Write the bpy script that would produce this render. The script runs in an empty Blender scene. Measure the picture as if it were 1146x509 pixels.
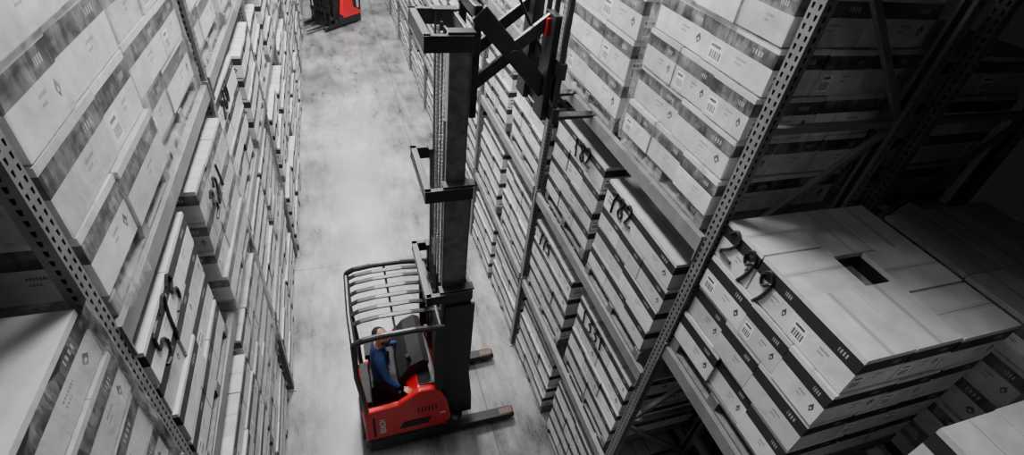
import bpy, bmesh, math, random
from mathutils import Vector, Matrix, Euler
random.seed(7)
scene = bpy.context.scene
H = 6.7
XR, XL = 2.22, -1.11
PITCH = 2.87
Y0 = 1.98

# ------------------------------------------------------------ materials
def new_mat(name):
    m = bpy.data.materials.new(name); m.use_nodes = True
    nt = m.node_tree
    b = nt.nodes['Principled BSDF']
    return m, nt, b
class NT:
    def __init__(s, nt): s.nt = nt
    def _in(s, sock, v):
        if hasattr(v, 'links') or isinstance(v, bpy.types.NodeSocket): s.nt.links.new(v, sock)
        else: sock.default_value = v
    def m(s, op, a, b=0.0, c=None):
        n = s.nt.nodes.new('ShaderNodeMath'); n.operation = op
        s._in(n.inputs[0], a); s._in(n.inputs[1], b)
        if c is not None: s._in(n.inputs[2], c)
        return n.outputs[0]
    def rng(s, v, lo, hi):
        return s.m('MULTIPLY', s.m('GREATER_THAN', v, lo), s.m('LESS_THAN', v, hi))
    def mix(s, f, a, b):
        n = s.nt.nodes.new('ShaderNodeMix'); n.data_type = 'RGBA'
        s._in(n.inputs[0], f)
        for i, v in ((6, a), (7, b)):
            if isinstance(v, bpy.types.NodeSocket): s.nt.links.new(v, n.inputs[i])
            else: n.inputs[i].default_value = (v[0], v[1], v[2], 1)
        return n.outputs[2]
    def noise(s, scale, detail=4, vec=None, rough=.55):
        n = s.nt.nodes.new('ShaderNodeTexNoise'); n.inputs['Scale'].default_value = scale
        n.inputs['Detail'].default_value = detail; n.inputs['Roughness'].default_value = rough
        if vec is not None: s.nt.links.new(vec, n.inputs['Vector'])
        return n.outputs[0]
    def obj(s):
        n = s.nt.nodes.new('ShaderNodeTexCoord'); return n.outputs['Object']
    def map(s, vec, scale):
        n = s.nt.nodes.new('ShaderNodeMapping'); n.inputs['Scale'].default_value = scale
        s.nt.links.new(vec, n.inputs['Vector']); return n.outputs[0]
    def ramp(s, v, stops):
        n = s.nt.nodes.new('ShaderNodeValToRGB'); s.nt.links.new(v, n.inputs[0])
        e = n.color_ramp.elements
        while len(e) < len(stops): e.new(.5)
        for i, (p, c) in enumerate(stops): e[i].position = p; e[i].color = (c[0], c[1], c[2], 1)
        return n.outputs[0]
    def bump(s, h, strength, dist=.01):
        n = s.nt.nodes.new('ShaderNodeBump'); n.inputs['Strength'].default_value = strength
        n.inputs['Distance'].default_value = dist
        s.nt.links.new(h, n.inputs['Height']); return n.outputs[0]

def simple(name, col, rough=.5, metal=0.0, var=.12, scale=12, bump=0.0):
    m, nt, b = new_mat(name); N = NT(nt)
    n = N.noise(scale, 5, N.obj())
    c = N.ramp(n, [(.3, [x*(1-var) for x in col]), (.7, [min(1, x*(1+var)) for x in col])])
    nt.links.new(c, b.inputs['Base Color'])
    b.inputs['Roughness'].default_value = rough; b.inputs['Metallic'].default_value = metal
    if bump: nt.links.new(N.bump(n, bump), b.inputs['Normal'])
    return m

def carton_side():
    m, nt, b = new_mat('carton_printed_side'); N = NT(nt)
    uv = nt.nodes.new('ShaderNodeUVMap'); uv.uv_map = 'UVMap'
    sep = nt.nodes.new('ShaderNodeSeparateXYZ'); nt.links.new(uv.outputs[0], sep.inputs[0])
    u, v = sep.outputs[0], sep.outputs[1]
    at = nt.nodes.new('ShaderNodeAttribute'); at.attribute_name = 'rnd'; r = at.outputs['Fac']
    n = N.noise(6, 6, N.obj(), .62)
    base = N.ramp(n, [(.3, (.56, .56, .565)), (.7, (.76, .76, .765))])
    tint = N.m('SUBTRACT', 1.0, N.m('MULTIPLY', r, .34))
    mul = nt.nodes.new('ShaderNodeVectorMath'); mul.operation = 'SCALE'
    nt.links.new(base, mul.inputs[0]); nt.links.new(tint, mul.inputs['Scale'])
    col = mul.outputs[0]
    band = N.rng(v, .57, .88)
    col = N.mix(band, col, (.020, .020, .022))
    wv = N.m('SINE', N.m('MULTIPLY', u, 150.0))
    let = N.m('MULTIPLY', N.rng(v, .68, .78), N.m('MULTIPLY', N.rng(u, .68, .82), N.m('GREATER_THAN', wv, 0.0)))
    col = N.mix(let, col, (.35, .35, .35))
    has = N.m('GREATER_THAN', N.m('FRACT', N.m('MULTIPLY', r, 7.3)), .68)
    wb = N.m('ADD', N.m('SINE', N.m('MULTIPLY', u, 420.0)), N.m('SINE', N.m('MULTIPLY', u, 173.0)))
    lab = N.m('MULTIPLY', has, N.m('MULTIPLY', N.rng(u, .07, .30), N.rng(v, .08, .48)))
    col = N.mix(lab, col, (.80, .80, .80))
    bars = N.m('MULTIPLY', lab, N.m('MULTIPLY', N.rng(u, .09, .28), N.m('MULTIPLY', N.rng(v, .12, .30), N.m('GREATER_THAN', wb, -.3))))
    col = N.mix(bars, col, (.03, .03, .03))
    t1 = N.m('MULTIPLY', lab, N.m('MULTIPLY', N.rng(u, .09, .25), N.rng(v, .37, .43)))
    col = N.mix(t1, col, (.06, .06, .06))
    hi_ = N.m('GREATER_THAN', N.m('FRACT', N.m('MULTIPLY', r, 13.7)), .60)
    du = N.m('MULTIPLY', N.m('SUBTRACT', u, .84), 2.0); dv = N.m('SUBTRACT', v, .34)
    d = N.m('ADD', N.m('ABSOLUTE', du), N.m('MULTIPLY', N.m('ABSOLUTE', dv), .8))
    col = N.mix(N.m('MULTIPLY', hi_, N.m('LESS_THAN', d, .10)), col, (.05, .05, .05))
    dv2 = N.m('ADD', dv, .02)
    d2 = N.m('SQRT', N.m('ADD', N.m('MULTIPLY', du, du), N.m('MULTIPLY', dv2, dv2)))
    col = N.mix(N.m('MULTIPLY', hi_, N.m('LESS_THAN', d2, .035)), col, (.5, .5, .5))
    wt = N.m('SINE', N.m('MULTIPLY', u, 260.0))
    for lo, hi, a, c in ((.40, .45, .50, .66), (.30, .34, .50, .60)):
        k = N.m('MULTIPLY', N.rng(v, lo, hi), N.m('MULTIPLY', N.rng(u, a, c), N.m('GREATER_THAN', wt, -.4)))
        col = N.mix(k, col, (.14, .14, .14))
    nt.links.new(col, b.inputs['Base Color'])
    b.inputs['Roughness'].default_value = .5
    nt.links.new(N.bump(N.noise(10, 3, N.obj()), .4, .012), b.inputs['Normal'])
    return m
def carton_top():
    m, nt, b = new_mat('carton_top'); N = NT(nt)
    uv = nt.nodes.new('ShaderNodeUVMap'); uv.uv_map = 'UVMap'
    sep = nt.nodes.new('ShaderNodeSeparateXYZ'); nt.links.new(uv.outputs[0], sep.inputs[0])
    u, v = sep.outputs[0], sep.outputs[1]
    at = nt.nodes.new('ShaderNodeAttribute'); at.attribute_name = 'rnd'; r = at.outputs['Fac']
    n = N.noise(7, 5, N.obj())
    base = N.ramp(n, [(.3, (.38, .38, .38)), (.7, (.52, .52, .52))])
    tint = N.m('SUBTRACT', 1.0, N.m('MULTIPLY', r, .3))
    mul = nt.nodes.new('ShaderNodeVectorMath'); mul.operation = 'SCALE'
    nt.links.new(base, mul.inputs[0]); nt.links.new(tint, mul.inputs['Scale'])
    col = N.mix(N.rng(v, .44, .56), mul.outputs[0], (.34, .34, .335))
    col = N.mix(N.rng(v, .494, .506), col, (.1, .1, .1))
    nt.links.new(col, b.inputs['Base Color']); b.inputs['Roughness'].default_value = .5
    nt.links.new(N.bump(n, .4, .012), b.inputs['Normal'])
    return m
def wrap_mat():
    m, nt, b = new_mat('stretch_wrap_film'); N = NT(nt)
    nt.nodes.remove(b)
    out = nt.nodes['Material Output']
    tr = nt.nodes.new('ShaderNodeBsdfTransparent'); gl = nt.nodes.new('ShaderNodeBsdfGlossy')
    df = nt.nodes.new('ShaderNodeBsdfDiffuse'); df.inputs[0].default_value = (.8, .8, .8, 1)
    gl.inputs['Roughness'].default_value = .2; gl.inputs[0].default_value = (.9, .9, .9, 1)
    o = N.obj()
    n1 = N.noise(4, 6, N.map(o, (4, 4, .9)), .65)
    n2 = N.noise(3, 3, N.map(o, (1, 1, 3)))
    nb = N.bump(n1, .9, .03)
    nt.links.new(nb, gl.inputs['Normal']); nt.links.new(nb, df.inputs['Normal'])
    m1 = nt.nodes.new('ShaderNodeMixShader'); m2 = nt.nodes.new('ShaderNodeMixShader')
    m1.inputs[0].default_value = .4
    nt.links.new(gl.outputs[0], m1.inputs[1]); nt.links.new(df.outputs[0], m1.inputs[2])
    f = N.ramp(N.m('MULTIPLY', N.m('ADD', n1, n2), .5), [(.42, (.03,)*3), (.62, (.42,)*3)])
    nt.links.new(f, m2.inputs[0]); nt.links.new(tr.outputs[0], m2.inputs[1]); nt.links.new(m1.outputs[0], m2.inputs[2])
    nt.links.new(m2.outputs[0], out.inputs[0])
    return m
def concrete():
    m, nt, b = new_mat('polished_concrete'); N = NT(nt)
    o = N.obj()
    n1 = N.noise(.55, 8, o, .6); n2 = N.noise(2.0, 9, N.map(o, (1.7, .5, 1)), .72); n3 = N.noise(30, 4, o)
    k = N.m('ADD', N.m('MULTIPLY', n1, .5), N.m('MULTIPLY', n2, .43)); k = N.m('ADD', k, N.m('MULTIPLY', n3, .07))
    c = N.ramp(k, [(.38, (.055, .055, .055)), (.46, (.13, .13, .13)), (.53, (.22, .22, .218)), (.62, (.36, .36, .355))])
    sep = nt.nodes.new('ShaderNodeSeparateXYZ'); nt.links.new(o, sep.inputs[0])
    wob = N.m('MULTIPLY', n2, .03)
    jy = N.m('ABSOLUTE', N.m('SUBTRACT', N.m('FRACT', N.m('DIVIDE', N.m('ADD', N.m('ADD', sep.outputs[1], wob), .55), 5.2)), .5))
    j = N.m('LESS_THAN', jy, .0016)
    jx = N.m('LESS_THAN', N.m('ABSOLUTE', N.m('ADD', N.m('SUBTRACT', sep.outputs[0], 1.55), wob)), .008)
    c = N.mix(N.m('MULTIPLY', N.m('MAXIMUM', j, jx), .75), c, (.03, .03, .03))
    nt.links.new(c, b.inputs['Base Color'])
    rr = N.ramp(n2, [(.3, (.22,)*3), (.7, (.45,)*3)]); nt.links.new(rr, b.inputs['Roughness'])
    nt.links.new(N.bump(n3, .05, .01), b.inputs['Normal'])
    return m

M_side, M_top, M_wrap, M_conc = carton_side(), carton_top(), wrap_mat(), concrete()
M_wood = simple('pallet_wood', (.15, .148, .145), .8, 0, .3, 18, .3)
M_ink = simple('marker_ink', (.01, .01, .01), .6)
M_steel = simple('rack_steel_paint', (.17, .17, .175), .42, .2, .2, 6)
M_beam = simple('rack_beam_paint', (.20, .20, .205), .45, .1, .2, 6)
M_red = simple('truck_red_paint', (.72, .012, .02), .28, 0, .06, 3)
M_dred = simple('carriage_red_paint', (.35, .01, .015), .4, 0, .1, 5)
M_blk = simple('truck_black_paint', (.018, .018, .02), .36, .2, .3, 8)
M_mast = simple('mast_steel', (.13, .13, .135), .3, .35, .4, 10)
M_chrome = simple('cylinder_chrome', (.75, .75, .76), .35, .6, .1, 8)
M_rub_shade = simple('rubber_and_shade_black', (.012, .012, .012), .7, 0, .3, 20)
M_white = simple('white_decal', (.8, .8, .8), .5, 0, .03)
M_amber = simple('fork_tip_brown', (.09, .05, .035), .5, .2, .2)
M_skin = simple('skin', (.62, .31, .21), .5, 0, .06, 20)
M_blue = simple('blue_sweatshirt', (.014, .035, .14), .85, 0, .3, 25, .3)
M_trou = simple('dark_trousers', (.02, .02, .03), .8, 0, .2, 25)
M_hair = simple('dark_hair', (.03, .02, .015), .8, 0, .3, 60, .4)
M_wall = simple('painted_block_wall', (.30, .30, .30), .7, 0, .08, 2)

# ------------------------------------------------------------ mesh builder
class MB:
    def __init__(s): s.v, s.f, s.m, s.uv, s.r, s.sm = [], [], [], [], [], []
    def face(s, pts, mat=0, uvs=None, r=0.0, sm=False):
        i = len(s.v); s.v += [tuple(p) for p in pts]; s.f.append(tuple(range(i, i+len(pts))))
        s.m.append(mat); s.uv += (uvs or [(0, 0)]*len(pts)); s.r.append(r); s.sm.append(sm)
    def box(s, x0, x1, y0, y1, z0, z1, mat=0, top=None, r=0.0, rot=0.0, faces='xXyYzZ'):
        cx, cy = (x0+x1)/2, (y0+y1)/2; c, sn = math.cos(rot), math.sin(rot)
        def P(x, y, z):
            dx, dy = x-cx, y-cy
            return (cx+dx*c-dy*sn, cy+dx*sn+dy*c, z)
        U = [(0, 0), (1, 0), (1, 1), (0, 1)]
        t = mat if top is None else top
        if 'x' in faces: s.face([P(x0, y1, z0), P(x0, y0, z0), P(x0, y0, z1), P(x0, y1, z1)], mat, U, r)
        if 'X' in faces: s.face([P(x1, y0, z0), P(x1, y1, z0), P(x1, y1, z1), P(x1, y0, z1)], mat, U, r)
        if 'y' in faces: s.face([P(x0, y0, z0), P(x1, y0, z0), P(x1, y0, z1), P(x0, y0, z1)], mat, U, r)
        if 'Y' in faces: s.face([P(x1, y1, z0), P(x0, y1, z0), P(x0, y1, z1), P(x1, y1, z1)], mat, U, r)
        long_x = (x1-x0) > (y1-y0)
        UT = U if long_x else [(0, 0), (0, 1), (1, 1), (1, 0)]
        if 'Z' in faces: s.face([P(x0, y0, z1), P(x1, y0, z1), P(x1, y1, z1), P(x0, y1, z1)], t, UT, r)
        if 'z' in faces: s.face([P(x0, y1, z0), P(x1, y1, z0), P(x1, y0, z0), P(x0, y0, z0)], t, UT, r)
    def prismY(s, prof, y0, y1, mat=0):
        n = len(prof)
        s.face([(x, y0, z) for x, z in prof], mat)
        s.face([(x, y1, z) for x, z in reversed(prof)], mat)
        for i in range(n):
            a, b = prof[i], prof[(i+1) % n]
            s.face([(b[0], y0, b[1]), (a[0], y0, a[1]), (a[0], y1, a[1]), (b[0], y1, b[1])], mat)
    def prismZ(s, prof, z0, z1, mat=0):
        n = len(prof)
        s.face([(x, y, z1) for x, y in prof], mat)
        s.face([(x, y, z0) for x, y in reversed(prof)], mat)
        for i in range(n):
            a, b = prof[i], prof[(i+1) % n]
            s.face([(a[0], a[1], z0), (b[0], b[1], z0), (b[0], b[1], z1), (a[0], a[1], z1)], mat)
    def bar(s, a, b, w, h, mat=0):
        a, b = Vector(a), Vector(b); d = (b-a).normalized()
        up = Vector((0, 0, 1)) if abs(d.z) < .95 else Vector((1, 0, 0))
        sx = d.cross(up).normalized()*w/2; sy = sx.cross(d).normalized()*h/2
        A = [a+sx+sy, a-sx+sy, a-sx-sy, a+sx-sy]; B = [p+(b-a) for p in A]
        for i in range(4): j = (i+1) % 4; s.face([A[j], A[i], B[i], B[j]], mat)
        s.face(A, mat); s.face(list(reversed(B)), mat)
    def tube(s, pts, r, mat=0, seg=8, flat=1.0):
        pts = [Vector(p) for p in pts]; rings = []
        for i, p in enumerate(pts):
            d = (pts[min(i+1, len(pts)-1)]-pts[max(i-1, 0)]).normalized()
            up = Vector((0, 0, 1)) if abs(d.z) < .9 else Vector((1, 0, 0))
            a = d.cross(up).normalized(); b = a.cross(d)
            rings.append([p+(a*math.cos(t)+b*math.sin(t)*flat)*r for t in [2*math.pi*k/seg for k in range(seg)]])
        for A, B in zip(rings, rings[1:]):
            for k in range(seg):
                j = (k+1) % seg; s.face([A[k], B[k], B[j], A[j]], mat, sm=True)
        s.face(list(reversed(rings[0])), mat); s.face(rings[-1], mat)
    def build(s, name, mats, parent=None, bevel=0, loc=None, link=True):
        me = bpy.data.meshes.new(name); me.from_pydata(s.v, [], s.f)
        for m in mats: me.materials.append(m)
        me.polygons.foreach_set('material_index', s.m)
        me.polygons.foreach_set('use_smooth', s.sm)
        uvl = me.uv_layers.new(name='UVMap')
        uvl.data.foreach_set('uv', [c for t in s.uv for c in t])
        at = me.attributes.new('rnd', 'FLOAT', 'FACE'); at.data.foreach_set('value', s.r)
        if bevel:
            bm = bmesh.new(); bm.from_mesh(me); bmesh.ops.remove_doubles(bm, verts=bm.verts, dist=1e-5)
            bmesh.ops.recalc_face_normals(bm, faces=bm.faces); bm.to_mesh(me); bm.free()
        me.update()
        if not link: return me
        o = bpy.data.objects.new(name, me); scene.collection.objects.link(o)
        if parent: o.parent = parent
        if loc: o.location = loc
        if bevel:
            md = o.modifiers.new('bevel', 'BEVEL'); md.width = bevel; md.segments = 2; md.limit_method = 'ANGLE'
            md.angle_limit = math.radians(35)
        return o
def empty(name, loc=(0, 0, 0), rz=0):
    e = bpy.data.objects.new(name, None); scene.collection.objects.link(e)
    e.location = loc; e.rotation_euler = (0, 0, rz); e.empty_display_size = .2
    return e

# ------------------------------------------------------------ pallet of cartons (local: x = depth 0..D away from aisle, y centred)
LW, LD, RH = 1.22, 1.06, .29
def pallet(mb, W, D):
    for k in range(5):
        x = D*k/5+.01; mb.box(x, x+D/5-.03, -W/2, W/2, .105, .127, 2, r=random.random())
    for yy in (-W/2, -.045, W/2-.09): mb.box(0, D, yy, yy+.09, .022, .105, 2)
    for x in (0, D/2-.05, D-.1): mb.box(x, x+.1, -W/2, W/2, 0, .022, 2)
DIG = {'0': [(.5,1),(.2,.8),(.15,.3),(.45,0),(.8,.25),(.8,.75),(.5,1)], '1': [(.4,1),(.5,0)],
 '2': [(.12,.75),(.4,1),(.75,.8),(.5,.4),(.1,.05),(.9,.08)], '3': [(.15,.92),(.6,1),(.75,.75),(.35,.55),(.8,.4),(.7,.08),(.1,.05)],
 '5': [(.85,1),(.25,.97),(.2,.58),(.6,.6),(.82,.3),(.5,0),(.08,.1)], '6': [(.7,1),(.3,.6),(.2,.2),(.5,0),(.8,.25),(.5,.5),(.22,.3)],
 '7': [(.1,.9),(.85,1),(.55,.5),(.4,-.1)], '8': [(.5,.55),(.2,.8),(.5,1),(.78,.8),(.5,.55),(.2,.25),(.5,0),(.8,.25),(.5,.55)],
 '9': [(.75,.8),(.45,1),(.18,.75),(.4,.5),(.75,.75),(.7,.3),(.5,-.1)]}
def smooth(pts, n=4):
    out = []; P = [pts[0]]+pts+[pts[-1]]
    for i in range(1, len(P)-2):
        for k in range(n):
            t = k/n; q = []
            for c in (0, 1):
                a, b, d, e = P[i-1][c], P[i][c], P[i+1][c], P[i+2][c]
                q.append(.5*((2*b)+(-a+d)*t+(2*a-5*b+4*d-e)*t*t+(-a+3*b-3*d+e)*t**3))
            out.append(tuple(q))
    out.append(pts[-1]); return out
def scribble(mb, text, yc, zc, h, x=-.004, tilt=.1, sgn=-1):
    w = h*.62; n = len(text)
    for i, ch in enumerate(text):
        u0 = (i-n/2)*w*1.15
        pts = []
        for (a, b) in smooth(DIG[ch]):
            u = u0+a*w; v = (b-.5)*h
            u, v = u*math.cos(tilt)-v*math.sin(tilt), u*math.sin(tilt)+v*math.cos(tilt)
            pts.append((x, yc+sgn*u, zc+v))
        mb.tube(pts, .0105, 3, 5)
def load_mesh(seed, rows=4, wrap=False, W=LW, D=LD, hole=False, marks=(), rh=RH, big=False, drop=0):
    random.seed(seed); mb = MB(); pallet(mb, W, D); z = .13
    for k in range(rows):
        boxes = []
        if hole:
            a, b, c = W*.61, D*.40, D*.60
            if k % 2:
                sub = [(0, c, 0, W-a), (0, b, W-a, W), (b, D, a, W), (c, D, 0, a)]
            else:
                sub = [(0, b, 0, a), (0, c, a, W), (c, D, W-a, W), (b, D, 0, W-a)]
            for (xa, xb, ya, yb) in sub:
                if (xb-xa) > (yb-ya): mids = (xa+xb)/2; boxes += [(xa, mids, ya, yb), (mids, xb, ya, yb)]
                else: mids = (ya+yb)/2; boxes += [(xa, xb, ya, mids), (xa, xb, mids, yb)]
        elif big:
            f = .42 if (k+seed) % 2 else .58
            for (ya, yb) in ((0, W*f), (W*f, W)):
                for j in range(2): boxes.append((D*j/2, D*(j+1)/2, ya, yb))
        elif (k+seed) % 2:
            for i in range(3):
                for j in range(2): boxes.append((D*j/2, D*(j+1)/2, W*i/3, W*(i+1)/3))
        else:
            for i in range(2):
                for j in range(3): boxes.append((D*j/3, D*(j+1)/3, W*i/2, W*(i+1)/2))
        if drop and k == rows-1: boxes = boxes[:-drop]
        calm = bool(marks) and k == rows-1       # the numbered row is squared up
        js = .003 if calm else (.018 if hole else .010)
        rx, ry = (0, 0) if calm else (random.uniform(-.016, .016), random.uniform(-.016, .016))
        for (xa, xb, ya, yb) in boxes:
            jx, jy = rx+random.uniform(-js, js), ry+random.uniform(-.005, .005); g = .004
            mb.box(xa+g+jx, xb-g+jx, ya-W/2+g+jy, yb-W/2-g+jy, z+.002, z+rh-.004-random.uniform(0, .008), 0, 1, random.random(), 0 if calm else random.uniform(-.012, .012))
        z += rh
    for (t, y, zz, h, tilt, sgn) in marks: scribble(mb, t, y, zz, h, -.036 if wrap else -.004, tilt, sgn)
    if wrap:
        e = .026; x0, x1, y0, y1 = -e, D+e, -W/2-e, W/2+e; n = 14; nz = 14; zt = z+.01
        ring = [(x0, y0+(y1-y0)*i/n) for i in range(n)]+[(x0+(x1-x0)*i/n, y1) for i in range(n)]+\
               [(x1, y1-(y1-y0)*i/n) for i in range(n)]+[(x1-(x1-x0)*i/n, y0) for i in range(n)]
        g = []
        for j in range(nz+1):
            zz = .06+(zt-.06)*j/nz; row = []
            for (x, y) in ring:
                cx = D/2; f = 1+random.uniform(-.010, .014)
                row.append((cx+(x-cx)*f, y*f, zz+random.uniform(-.02, .02) + (random.uniform(-.09, .0) if j == 0 else 0)))
            g.append(row)
        L = len(ring)
        for j in range(nz):
            for i in range(L):
                k2 = (i+1) % L; mb.face([g[j][k2], g[j][i], g[j+1][i], g[j+1][k2]], 4, sm=True)
        for q in range(4):
            yy = random.uniform(-W/2, W/2-.25); p0 = Vector((x0-.01, yy, .12)); row = []
            for t in range(6): row.append((p0+Vector((random.uniform(-.03, .0), t*.05, random.uniform(-.02, .02))), p0+Vector((random.uniform(-.05, -.01), t*.05+.02, -.05-random.uniform(0, .08)))))
            for a, b in zip(row, row[1:]): mb.face([a[0], a[1], b[1], b[0]], 4, sm=True)
    return mb.build('pallet_of_cartons', [M_side, M_top, M_wood, M_ink, M_wrap], link=False)
RHR = .262
plain = [load_mesh(s, 4, rh=.27, W=1.19) for s in (11, 12, 13, 14)]
plainR = [load_mesh(s, 4, rh=RHR, W=1.18) for s in (15, 16, 17, 18)]
short = [load_mesh(s, 3) for s in (21, 22)]+[load_mesh(23, 4, rh=.265, drop=2)]
wrapped = [load_mesh(s, 4, True, rh=.27) for s in (31, 32)]
tallw = [load_mesh(s, 4, True, rh=.345, big=True) for s in (41, 42, 43)]

DEPTH = 1.10
def put(me, side, yc, z, dx=0.0, rz=0.0, xf=None):
    o = bpy.data.objects.new('pallet_of_cartons', me); scene.collection.objects.link(o)
    if side > 0: o.location = ((XR+.03 if xf is None else xf)+dx, yc, z); o.rotation_euler = (0, 0, rz)
    else: o.location = (XL-.02-dx, yc, z); o.rotation_euler = (0, 0, math.pi+rz)
    return o

# ------------------------------------------------------------ racks
def holed(mb, o, u, v, w, h, cols, pitch=.05, hw=.019, hh=.028):
    o, u, v = Vector(o), Vector(u), Vector(v); cw = w/cols
    n = int(h/pitch)
    for c in range(cols):
        for k in range(n):
            a0, a1 = c*cw, (c+1)*cw; b0, b1 = k*pitch, (k+1)*pitch
            ca, cb = (a0+a1)/2, (b0+b1)/2
            O = [o+u*a+v*b for a, b in ((a0, b0), (a1, b0), (a1, b1), (a0, b1))]
            I = [o+u*a+v*b for a, b in ((ca-hw*.3, cb-hh/2), (ca+hw*.3, cb-hh/2), (ca+hw/2, cb+hh/2), (ca-hw/2, cb+hh/2))]
            for q in range(4): p = (q+1) % 4; mb.face([O[q], O[p], I[p], I[q]], 0)
PH = 7.3; PW = .09
def frame_mesh():
    mb = MB()
    for (x0, sx) in ((0, 1), (DEPTH, -1)):
        d = .07*sx
        holed(mb, (x0, PW/2, 0), (0, -1, 0), (0, 0, 1), PW, PH, 2)
        holed(mb, (x0, -PW/2, 0), (sx, 0, 0), (0, 0, 1), .07, PH, 1)
        holed(mb, (x0, PW/2, 0), (sx, 0, 0), (0, 0, 1), .07, PH, 1)
        for yy in (-1, 1):
            y = yy*PW/2; mb.face([(x0+d, y, 0), (x0+d, y-yy*.025, 0), (x0+d, y-yy*.025, PH), (x0+d, y, PH)], 0)
        xa, xb = sorted((x0+.012*sx, x0+.055*sx)); mb.box(xa, xb, -PW/2+.012, PW/2-.012, 0, PH, 1)  # black core stands in for the shade inside the hollow post
        xa, xb = sorted((x0-.03*sx, x0+d+.03*sx)); mb.box(xa, xb, -.08, .08, 0, .012, 0)
    z = .25; k = 0
    while z < PH-.3:
        mb.bar((.04, 0, z), (DEPTH-.04, 0, z), .04, .045, 0)
        z2 = min(z+1.05, PH-.15)
        a, b = (.05, DEPTH-.05) if k % 2 == 0 else (DEPTH-.05, .05)
        mb.bar((a, 0, z+.04), (b, 0, z2-.04), .035, .04, 0)
        z = z2; k += 1
    return mb.build('upright_frame', [M_steel, M_rub_shade], link=False)
def level_mesh():
    mb = MB(); L = PITCH-PW
    for x in (.0, DEPTH-.05):
        mb.box(x, x+.05, -L/2, L/2, -.12, 0, 0)
        mb.box(x+.012, x+.038, -L/2, L/2, -.012, .004, 0)
        for yy in (-1, 1):
            ya, yb = sorted((yy*L/2, yy*(L/2-.012))); mb.box(x-.012 if x == 0 else x-.02, x+.06, ya, yb, -.19, .03, 0)
    for y in (-1.1, -.72, -.3, .3, .72, 1.1): mb.box(.05, DEPTH-.05, y-.02, y+.02, -.045, -.008, 0)
    return mb.build('beam_level', [M_beam], link=False)
FM, LM = frame_mesh(), level_mesh()
def rack(side, k0, k1, levels_near, levels, xf=None):
    e = empty('pallet_rack', ((XR if side > 0 else XL) if xf is None else xf, 0, 0))
    yoff = 0 if side > 0 else -.08
    for k in range(k0, k1+1):
        o = bpy.data.objects.new('upright_frame', FM); scene.collection.objects.link(o); o.parent = e
        o.location = (0, Y0+yoff+k*PITCH, 0); o.rotation_euler = (0, 0, 0 if side > 0 else math.pi)
        if k < k1:
            for z in (levels_near if k < 0 else levels):
                b = bpy.data.objects.new('beam_level', LM); scene.collection.objects.link(b); b.parent = e
                b.location = (0, Y0+yoff+(k+.5)*PITCH, z); b.rotation_euler = (0, 0, 0 if side > 0 else math.pi)
    return e
TOPL_SHADE = 6.6  # unseen top level, its loads added to shade the back row
LV = [1.55, 3.1, 4.65, TOPL_SHADE]; LN = [1.75, 3.63, TOPL_SHADE]
NB = 10
rack(1, -1, NB, LN, LV); rack(-1, -1, NB, LN, LV)
rack(1, -1, 4, LN, LV, XR+DEPTH+.22)
OFF = .69
special = {
 (1, 0, 3.1, 0): load_mesh(51, 4, False, W=1.18, rh=RHR, marks=[('782', .28, 1.05, .20, .15, -1)]),
 (1, 0, 3.1, 1): load_mesh(53, 4, False, W=1.18, rh=RHR, marks=[('182', -.1, 1.05, .2, .15, -1)]),
 (1, 0, 1.55, 0): load_mesh(54, 4, False, W=1.18, rh=RHR, marks=[('1331', .2, 1.03, .19, .1, -1)]),
 (1, 0, 1.55, 1): load_mesh(56, 4, False, W=1.18, rh=RHR, marks=[('775', .25, 1.03, .18, .1, -1)]),
 (-1, 0, 3.1, 0): load_mesh(57, 4, False, marks=[('573', .2, 1.12, .27, .1, -1)]),
 (-1, 0, 3.1, 1): load_mesh(58, 4, True, W=1.16, marks=[('321', .2, 1.06, .24, .15, -1)]),
 (-1, 1, 3.1, 0): load_mesh(59, 4, False, W=1.16, marks=[('260', .2, 1.12, .2, .15, -1)]),
 (-1, 0, 4.65, 0): load_mesh(44, 4, True, rh=.36, big=True),
 (1, 0, 4.65, 0): load_mesh(45, 5, True, rh=.285, big=False),
}
rr = random.Random(3)
for side in (1, -1):
    yoff = 0 if side > 0 else -.08
    for k in range(-1, NB):
        bc = Y0+yoff+(k+.5)*PITCH
        for z in [0]+(LN if k < 0 else LV):
            for j in (0, 1):
                yc = bc+(-OFF if j == 0 else OFF)
                key = (side, k, z, j)
                if key in special: me = special[key]
                elif k < 0 and z == 3.63: continue
                elif side > 0 and k < 0 and z == 1.75 and j == 1: continue
                elif z >= 4.6: me = rr.choice(tallw if (rr.random() < .6 and z < 6) else wrapped)
                elif side > 0: me = rr.choice(plainR*5+short)
                else: me = rr.choice(plain*4+short*2+wrapped*2)
                put(me, side, yc+rr.uniform(-.03, .03), z+.004, rr.uniform(-.07, .06) if side < 0 else rr.uniform(-.01, .04), rr.uniform(-.022, .022) if side < 0 else rr.uniform(-.014, .014))
nl = load_mesh(61, 4, False, W=1.10, D=1.12, hole=True, rh=.285, marks=[('299', .27, 1.12, .23, -.1, -1)])
put(nl, 1, Y0-.05-.56, 3.634)
n2 = load_mesh(63, 4, False, W=1.12, marks=[('25', .3, 1.15, .24, .05, -1)])
put(n2, 1, -.09, 3.634)
n3 = load_mesh(65, 4, True, W=1.2, D=1.1, rh=.3, big=True)
put(n3, -1, Y0-.08-.08-.60, 3.634); put(plain[0], -1, -.12, 3.634)
xb = XR+DEPTH+.25
for k in range(-1, 4):
    bc = Y0+(k+.5)*PITCH
    for z in [0]+(LN if k < 0 else LV):
        for j in (0, 1):
            put(rr.choice(plain+wrapped), 1, bc+(-OFF if j == 0 else OFF), z+.004, 0, 0, xb)

# ------------------------------------------------------------ floor, wall
mb = MB(); mb.box(-9, 12, -8, 36, -.1, 0, 0); mb.build('floor', [M_conc])
mb = MB(); mb.box(-9, 12, 36, 36.2, 0, 10, 0); mb.build('wall_back', [M_wall])

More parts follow.
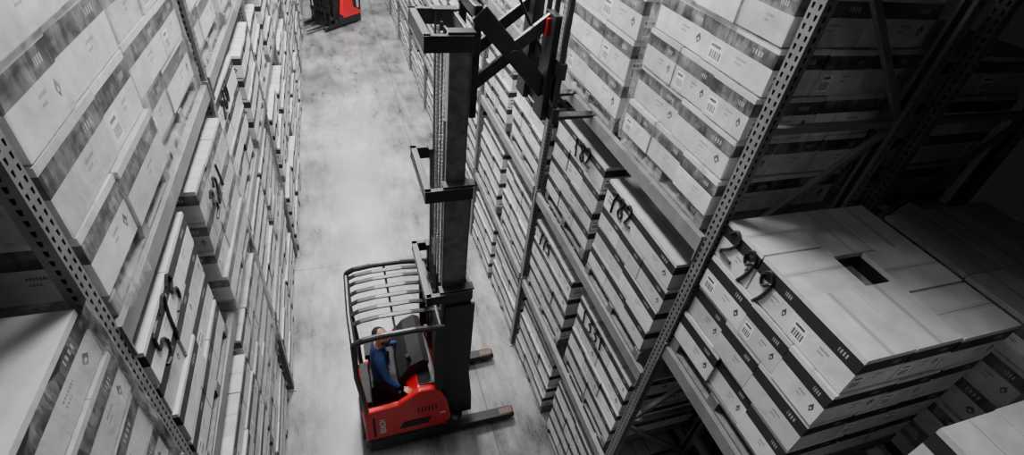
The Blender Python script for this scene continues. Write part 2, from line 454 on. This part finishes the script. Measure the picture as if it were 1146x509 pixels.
# ------------------------------------------------------------ reach truck (local: x forward to forks, y lateral, z up)
def reach_truck(loc, rz, stages, car_z, reach, fork_len=1.05):
    T = empty('reach_truck', loc, rz)
    b = MB()
    b.prismZ([(.05, .0), (1.0, .0), (1.06, .06), (1.06, 1.12), (1.0, 1.18), (.05, 1.18), (-.02, 1.10), (-.03, .59), (-.02, .08)], .05, .30, 1)
    b.prismY([(.0, .30), (1.04, .30), (1.10, .45), (1.05, .80), (.95, 1.10), (.86, 1.19), (.68, 1.20), (.50, 1.06), (.42, 1.0), (.05, .97), (.0, .90)], .0, .08, 0)
    b.prismY([(.0, .30), (1.04, .30), (1.10, .45), (1.03, .80), (.93, 1.10), (.86, 1.17), (.66, 1.18), (.50, 1.06), (.42, .60), (.05, .42), (.0, .40)], 1.11, 1.18, 0)
    b.prismY([(.56, .30), (1.03, .30), (1.08, .45), (1.01, .80), (.91, 1.08), (.85, 1.14), (.68, 1.15), (.56, 1.04)], .08, 1.11, 0)
    b.box(.0, .07, .08, .75, .30, .90, 0)
    b.build('body_panels', [M_red, M_blk], T, .024)
    b = MB()
    b.box(.07, .56, .08, 1.11, .26, .31, 1)
    b.box(-.035, .03, .04, 1.12, .32, .46, 1)
    b.prismY([(.50, .9), (.62, 1.0), (.80, 1.12), (.86, 1.36), (.78, 1.42), (.62, 1.34), (.48, 1.12)], .30, 1.06, 1)
    b.box(.02, .12, .14, .74, .88, .99, 1)
    b.box(.10, .42, .86, 1.10, .88, .98, 1)
    b.box(.14, .50, .45, 1.08, .30, .82, 1)
    b.prismY([(.42, .46), (.80, .46), (.84, .60), (.48, .60)], -.006, .01, 1)
    b.box(.02, 1.0, -.006, .0, .305, .345, 1)
    b.prismY([(.10, .40), (.13, .40), (.13, .84), (.10, .84)], -.003, .003, 1)
    for i in range(6): b.box(.66+i*.045, .68+i*.045, -.005, .003, .74, .86, 1)
    b.build('trim_and_pads', [M_red, M_rub_shade], T, .018)
    b = MB()
    b.tube([(.62, .38, 1.36), (.60, .38, 1.46)], .028, 0, 12); b.tube([(.46, .14, .98), (.46, .14, 1.08)], .022, 0, 10)
    st = [(.30+.09*math.cos(t), .93+.09*math.sin(t), 1.08) for t in [2*math.pi*i/20 for i in range(21)]]
    b.tube(st, .014, 0, 8); b.tube([(.30, .93, .95), (.30, .93, 1.08)], .02, 0, 8); b.tube([(.21, .93, 1.08), (.39, .93, 1.08)], .01, 0, 6)
    b.build('controls', [M_rub_shade], T)
    b = MB(); b.box(.70, .93, .12, 1.06, 1.13, 1.16, 0); b.build('battery_cover', [M_blk], T, .01)
    b = MB()
    for y in (.0, 1.04):
        b.prismY([(1.0, .06), (2.0, .06), (2.04, .09), (2.04, .13), (1.98, .16), (1.25, .18), (1.12, .42), (1.0, .42)], y, y+.14, 0)
        b.box(1.82, 2.02, y+.02, y+.12, .155, .168, 1)
        for xw in (1.70, 1.90): b.tube([(xw, y+.02, .065), (xw, y+.12, .065)], .063, 2, 16)
    b.box(1.0, 1.12, .14, 1.04, .10, .42, 0)
    for y in (.25, .93): b.tube([(.25, y-.06, .12), (.25, y+.06, .12)], .12, 2, 20)
    b.build('base_legs', [M_blk, M_amber, M_rub_shade], T, .008)
    b = MB(); zt = 2.32
    def rail(y, x1=.98, r=.014, drop=.10, flat=1.0):
        b.tube([(x1, y, zt-.01), (.65, y, zt+.03), (.30, y, zt+.03), (.10, y, zt+.005), (.03, y, zt-.03), (.0, y, zt-drop)], r, 0, 10, flat)
    for y in (.30, .45, .60, .75, .90, 1.02): rail(y, r=.032, flat=.5)
    rail(.03, r=.034, drop=.06); rail(1.13, r=.034, drop=.06)
    b.tube([(.0, .03, zt-.07), (-.015, .5, zt-.09), (.0, 1.13, zt-.07)], .03, 0, 10)
    b.tube([(.93, .03, zt-.02), (.93, 1.13, zt-.02)], .035, 0, 10)
    b.tube([(.45, .03, zt-.01), (.45, 1.13, zt-.01)], .014, 0, 8)
    b.tube([(.0, .04, zt-.08), (-.01, .04, 1.7), (.03, .03, 1.2), (.04, .04, .92)], .034, 0, 10)
    b.tube([(.0, 1.13, zt-.08), (-.01, 1.13, 1.7), (.03, 1.14, 1.0), (.04, 1.14, .42)], .034, 0, 10)
    b.bar((.93, .05, 1.12), (.93, .05, zt-.02), .06, .10, 0); b.bar((.93, 1.12, 1.12), (.93, 1.12, zt-.02), .06, .10, 0)
    b.build('overhead_guard', [M_blk], T)
    b = MB()
    def chan(x0, x1, y, yo, z0, z1, m=0):
        ya, yb = sorted((y, y+.012*yo)); b.box(x0, x1, ya, yb, z0, z1, m)
        ya, yb = sorted((y, y+.040*yo))
        b.box(x0, x0+.016, ya, yb, z0, z1, m); b.box(x1-.016, x1, ya, yb, z0, z1, m)
    spec = [(.96, 1.30, .17), (.98, 1.24, .225), (1.0, 1.18, .28)]
    tops = stages; bots = [.10, max(.16, stages[1]-2.5), max(.2, stages[2]-2.5)]
    for (x0, x1, yi), zt2, zb in zip(spec, tops, bots):
        for y, yo in ((yi, 1), (1.18-yi, -1)): chan(x0, x1, y, yo, zb, zt2, 0)
        for z in (zb+.1, zt2-.10): b.box(x1-.03, x1, yi, 1.18-yi, z, z+.10, 0)
        xo = .79
        b.box(xo, x1, yi-.05, yi, zt2-.13, zt2, 1); b.box(xo, x1, 1.18-yi, 1.18-yi+.05, zt2-.13, zt2, 1)
        b.box(xo, xo+.06, yi-.05, 1.18-yi+.05, zt2-.13, zt2, 1)
        b.box(x0-.02, x1+.02, yi-.03, yi+.08, zt2, zt2+.02, 1); b.box(x0-.02, x1+.02, 1.18-yi-.08, 1.18-yi+.03, zt2, zt2+.02, 1)
    for y in (.13, 1.01):
        b.prismY([(1.0, .3), (1.42, .3), (1.40, .7), (1.34, 1.2), (1.34, 2.50), (1.0, 2.50)], y, y+.035, 1)
    b.build('mast', [M_mast, M_blk], T, .003)
    b = MB()
    for y in (.26, .92):
        b.tube([(1.02, y, .2), (1.02, y, stages[0]-.1)], .035, 0, 12); b.tube([(1.02, y, stages[0]-.1), (1.02, y, stages[1]-.06)], .02, 1, 12)
    b.tube([(1.04, .44, bots[2]+.1), (1.04, .44, stages[2]-.8)], .04, 0, 14); b.tube([(1.04, .44, stages[2]-.8), (1.04, .44, stages[2]-.05)], .03, 1, 12)
    for y in (.58, .61, .72): b.tube([(1.03, y, .6), (1.03, y, stages[2]-.05)], .013, 2, 6)
    for y in (.36, .52, .66, .82):
        z = bots[2]-.4
        while z < stages[2]-.1: b.box(1.01, 1.03, y-.014, y+.014, max(z, .2), max(z, .2)+.028, 1); z += .04
    b.build('lift_cylinders_and_chains', [M_mast, M_chrome, M_rub_shade], T)
    b = MB(); z0 = car_z; xc = 1.20; xe = xc+reach
    for y in (.33, .80): b.box(xc, xc+.06, y, y+.06, z0+.02, z0+.95, 0)
    for z in (z0+.08, z0+.48, z0+.85): b.box(xc, xc+.06, .33, .86, z, z+.09, 0)
    xm = (xc+xe)/2
    for y in (.34, .82):
        b.bar((xc+.03, y, z0+.90), (xe-.03, y, z0+.25), .05, .15, 0)
        b.bar((xc+.03, y+.05, z0+.30), (xm, y+.05, z0+.56), .04, .10, 0)
        b.bar((xm, y+.05, z0+.60), (xe-.03, y+.05, z0+.85), .04, .10, 0)
        b.tube([(xm, y-.04, z0+.57), (xm, y+.09, z0+.57)], .05, 0, 16)
    b.box(xm-.04, xm+.04, .34, .86, z0+.50, z0+.62, 0)
    b.box(xe, xe+.06, .14, 1.04, z0+.02, z0+.16, 0); b.box(xe, xe+.06, .14, 1.04, z0+.42, z0+.56, 0)
    for y in (.16, .42, .58, .74, .99): b.box(xe, xe+.04, y, y+.035, z0+.14, z0+1.15, 0)
    b.box(xe, xe+.04, .14, 1.04, z0+1.10, z0+1.17, 0)
    b.box(xe-.06, xe, .26, .46, z0+.0, z0+.9, 0); b.box(xe-.06, xe, .74, .94, z0+.0, z0+.9, 0)
    for y in (.30, .78):
        b.box(xe+.06, xe+.10, y, y+.10, z0-.02, z0+.56, 0)
        b.prismY([(xe+.06, z0-.035), (xe+.06+fork_len, z0-.012), (xe+.06+fork_len, z0-.002), (xe+.06, z0+.005)], y, y+.10, 0)
    b.box(xe-.09, xe-.06, .34, .42, z0+.72, z0+.86, 2)
    b.tube([(xc, .6, z0+.9), (xc+.2, .56, z0+1.1), (xc+.4, .55, z0+1.0), (xe, .57, z0+.5)], .014, 3, 8)
    b.build('fork_carriage', [M_blk, M_mast, M_dred, M_rub_shade], T, .005)
    def txt(s, x, z, size, rot, name):
        c = bpy.data.curves.new(name, 'FONT'); c.body = s; c.size = size; c.extrude = .002; c.align_x = 'CENTER'; c.offset = size*.02
        o = bpy.data.objects.new(name, c); scene.collection.objects.link(o); c.materials.append(M_white); o.parent = T
        o.location = (x, -.004, z); o.rotation_euler = Euler((math.radians(90), rot, 0), 'XYZ')
        return o
    txt('REACH', .25, .62, .10, math.radians(-90), 'side_lettering')
    txt('7500', .98, .62, .04, 0, 'model_plate')
    return T
truck = reach_truck((-.17, 3.49, 0), math.radians(1), [2.72, 4.05, 5.42], 4.66, .70)
far = reach_truck((.21, 22.09, 0), math.radians(-133), [2.4, 2.5, 2.6], .12, .35, 1.0)

# ------------------------------------------------------------ operator
op = empty('forklift_operator', (.08, 4.08, 0))
def skinned(name, pts, edges, rad, root, sub=2):
    me = bpy.data.meshes.new(name); me.from_pydata(pts, edges, []); o = bpy.data.objects.new(name, me)
    scene.collection.objects.link(o)
    md = o.modifiers.new('s', 'SKIN'); md.use_smooth_shade = True
    for i, r in enumerate(rad):
        sv = me.skin_vertices[0].data[i]; rr_ = r if isinstance(r, tuple) else (r, r); sv.radius = rr_; sv.use_root = (i == root)
    o.modifiers.new('ss', 'SUBSURF').levels = sub; o.modifiers['ss'].render_levels = sub
    bpy.context.view_layer.update()
    ev = o.evaluated_get(bpy.context.evaluated_depsgraph_get()); m2 = bpy.data.meshes.new_from_object(ev)
    o.modifiers.clear(); o.data = m2; o.parent = op
    for p in m2.polygons: p.use_smooth = True
    return o
HR = Vector((.27, -.44, 1.10)); HL = Vector((.32, .22, 1.20))
P = [(.0, 0, .90), (.0, 0, 1.08), (.0, 0, 1.26), (.015, 0, 1.42), (.03, 0, 1.50), (.045, 0, 1.57),
     (.01, -.10, 1.43), (.01, -.185, 1.40), (.08, -.31, 1.20), tuple(HR+Vector((-.05, .03, .02))),
     (.01, .10, 1.43), (.01, .185, 1.40), (.06, .25, 1.18), tuple(HL+Vector((-.06, 0, .01))),
     (.02, -.10, .87), (.16, -.13, .62), (.02, -.13, .38), (.12, -.14, .34),
     (.02, .10, .87), (.16, .13, .62), (.02, .13, .38), (.12, .14, .34)]
E = [(0, 1), (1, 2), (2, 3), (3, 4), (4, 5), (3, 6), (6, 7), (7, 8), (8, 9), (3, 10), (10, 11), (11, 12), (12, 13),
     (0, 14), (14, 15), (15, 16), (16, 17), (0, 18), (18, 19), (19, 20), (20, 21)]
R = [(.12, .15), (.115, .15), (.12, .17), (.10, .15), .06, .055, .085, .07, .052, .032, .085, .07, .052, .032,
     .09, .07, .045, .04, .09, .07, .045, .04]
body = skinned('body', P, E, R, 0)
for m in (M_blue, M_trou, M_skin): body.data.materials.append(m)
for p in body.data.polygons:
    c = p.center
    p.material_index = 1 if c.z < .93 else (2 if (c.z > 1.515 and abs(c.y) < .09) else 0)
def hand(c, d, side):
    d = Vector(d).normalized(); up = Vector((0, 0, 1)); lat = d.cross(up).normalized()
    pts, ed, ra = [], [], []
    pts.append(c-d*.03); ra.append((.026, .022)); pts.append(c+d*.04); ra.append((.030, .018)); ed.append((0, 1))
    for i, (o_, L) in enumerate(((-.030, .070), (-.010, .080), (.011, .074), (.030, .058))):
        n = len(pts)
        a = c+d*.045+lat*o_; pts += [a, a+d*L*.5+up*-.006, a+d*L*.75+up*-.035, a+d*L*.7+up*-.058]; ra += [.0095, .009, .0085, .0075]
        ed += [(1, n), (n, n+1), (n+1, n+2), (n+2, n+3)]
    n = len(pts); s = side
    pts += [c+d*.0+lat*.035*s, c+d*.035+lat*.055*s-up*.015, c+d*.06+lat*.05*s-up*.035]; ra += [.013, .011, .009]
    ed += [(0, n), (n, n+1), (n+1, n+2)]
    h = skinned('hand', [tuple(p) for p in pts], ed, ra, 0, 1); h.data.materials.append(M_skin); return h
hand(HR, (.85, -.5, 0), -1); hand(HL, (1, 0, 0), 1)
def head():
    bm = bmesh.new()
    def sph(c, s, m, u=20, v=14, rot=None):
        r = bmesh.ops.create_uvsphere(bm, u_segments=u, v_segments=v, radius=1)
        vs = r['verts']
        for q in vs:
            p = Vector((q.co.x*s[0], q.co.y*s[1], q.co.z*s[2]))
            q.co = p+Vector(c)
        for f in {f for q in vs for f in q.link_faces}: f.material_index = m; f.smooth = True
        return vs
    vs = sph((0, 0, 0), (.098, .078, .122), 0, 28, 20)
    for q in vs:
        if q.co.z < 0: k = 1+q.co.z*2.2; q.co.y *= k; q.co.x = q.co.x*(1+q.co.z*.8)
        if q.co.x > .06: q.co.x = .06+(q.co.x-.06)*.8
    sph((.098, 0, -.012), (.018, .013, .026), 0, 10, 8)
    sph((.085, 0, -.055), (.012, .026, .008), 3, 10, 6)
    for y in (-.03, .03): sph((.083, y, .012), (.012, .014, .010), 2, 10, 8)
    for y in (-.078, .078): sph((0, y, -.005), (.016, .010, .030), 0, 10, 8)
    for q in sph((-.020, 0, .024), (.100, .086, .108), 1, 24, 16):
        if q.co.x > .045: q.co.x = .045+(q.co.x-.045)*.3
        if q.co.z < .03 and q.co.x > -.02: q.co.z = max(q.co.z, .03)
    for q in sph((.034, 0, -.074), (.062, .064, .048), 1, 20, 12):
        if q.co.z > -.06 and abs(q.co.y) < .03: q.co.x = min(q.co.x, .07)
    me = bpy.data.meshes.new('head'); bm.to_mesh(me); bm.free()
    for m in (M_skin, M_hair, M_rub_shade, simple('lips', (.4, .12, .1), .5)): me.materials.append(m)
    o = bpy.data.objects.new('head', me); scene.collection.objects.link(o); o.parent = op
    o.location = (.06, 0, 1.66); o.rotation_euler = Euler((0, math.radians(-35), math.radians(-50)), 'XYZ')
    g = MB()
    for y in (-.032, .032):
        g.tube([(.099, y+.026*math.cos(t), .012+.02*math.sin(t)) for t in [2*math.pi*i/14 for i in range(15)]], .0035, 0, 6)
        sy = 1 if y > 0 else -1
        g.tube([(.099, y+sy*.026, .015), (.0, sy*.084, .01)], .0035, 0, 6)
    g.tube([(.1, -.008, .014), (.1, .008, .014)], .003, 0, 6)
    g.build('eyeglasses', [M_rub_shade], o)
head()

# ------------------------------------------------------------ lights
def area(name, loc, sx, sy, power, rot=(0, 0, 0)):
    l = bpy.data.lights.new(name, 'AREA'); l.shape = 'RECTANGLE'; l.size = sx; l.size_y = sy; l.energy = power
    o = bpy.data.objects.new(name, l); scene.collection.objects.link(o); o.location = loc; o.rotation_euler = rot; return o
for y, p in ((4.6, 560), (10.0, 1300), (16.5, 900), (22.5, 700), (29, 400)):
    area('near_fill', (.35, y, 9.2), .8, 2.4, p)
area('near_fill', (-.4, -.5, 9.4), .8, 2.0, 30)  # added fill near the camera, no fixture; brightens the truck's near side
w = bpy.data.worlds.new('warehouse_ambient'); scene.world = w; w.use_nodes = True
w.node_tree.nodes['Background'].inputs[0].default_value = (.5, .51, .53, 1); w.node_tree.nodes['Background'].inputs[1].default_value = .015

# ------------------------------------------------------------ camera
cd = bpy.data.cameras.new('camera'); cam = bpy.data.objects.new('camera', cd); scene.collection.objects.link(cam)
cd.sensor_width = 36; cd.sensor_fit = 'HORIZONTAL'; cd.lens = 560/1146*36; cd.clip_start = .02; cd.clip_end = 200
X = Vector((.9498, .1065, -.2942)); Z = Vector((.1071, .7736, .6247)).normalized()
X = (X-Z*X.dot(Z)).normalized(); Y = Z.cross(X)
M = Matrix((X, Y, Z)).to_4x4(); M.translation = Vector((0, 0, H)); cam.matrix_world = M
scene.camera = cam
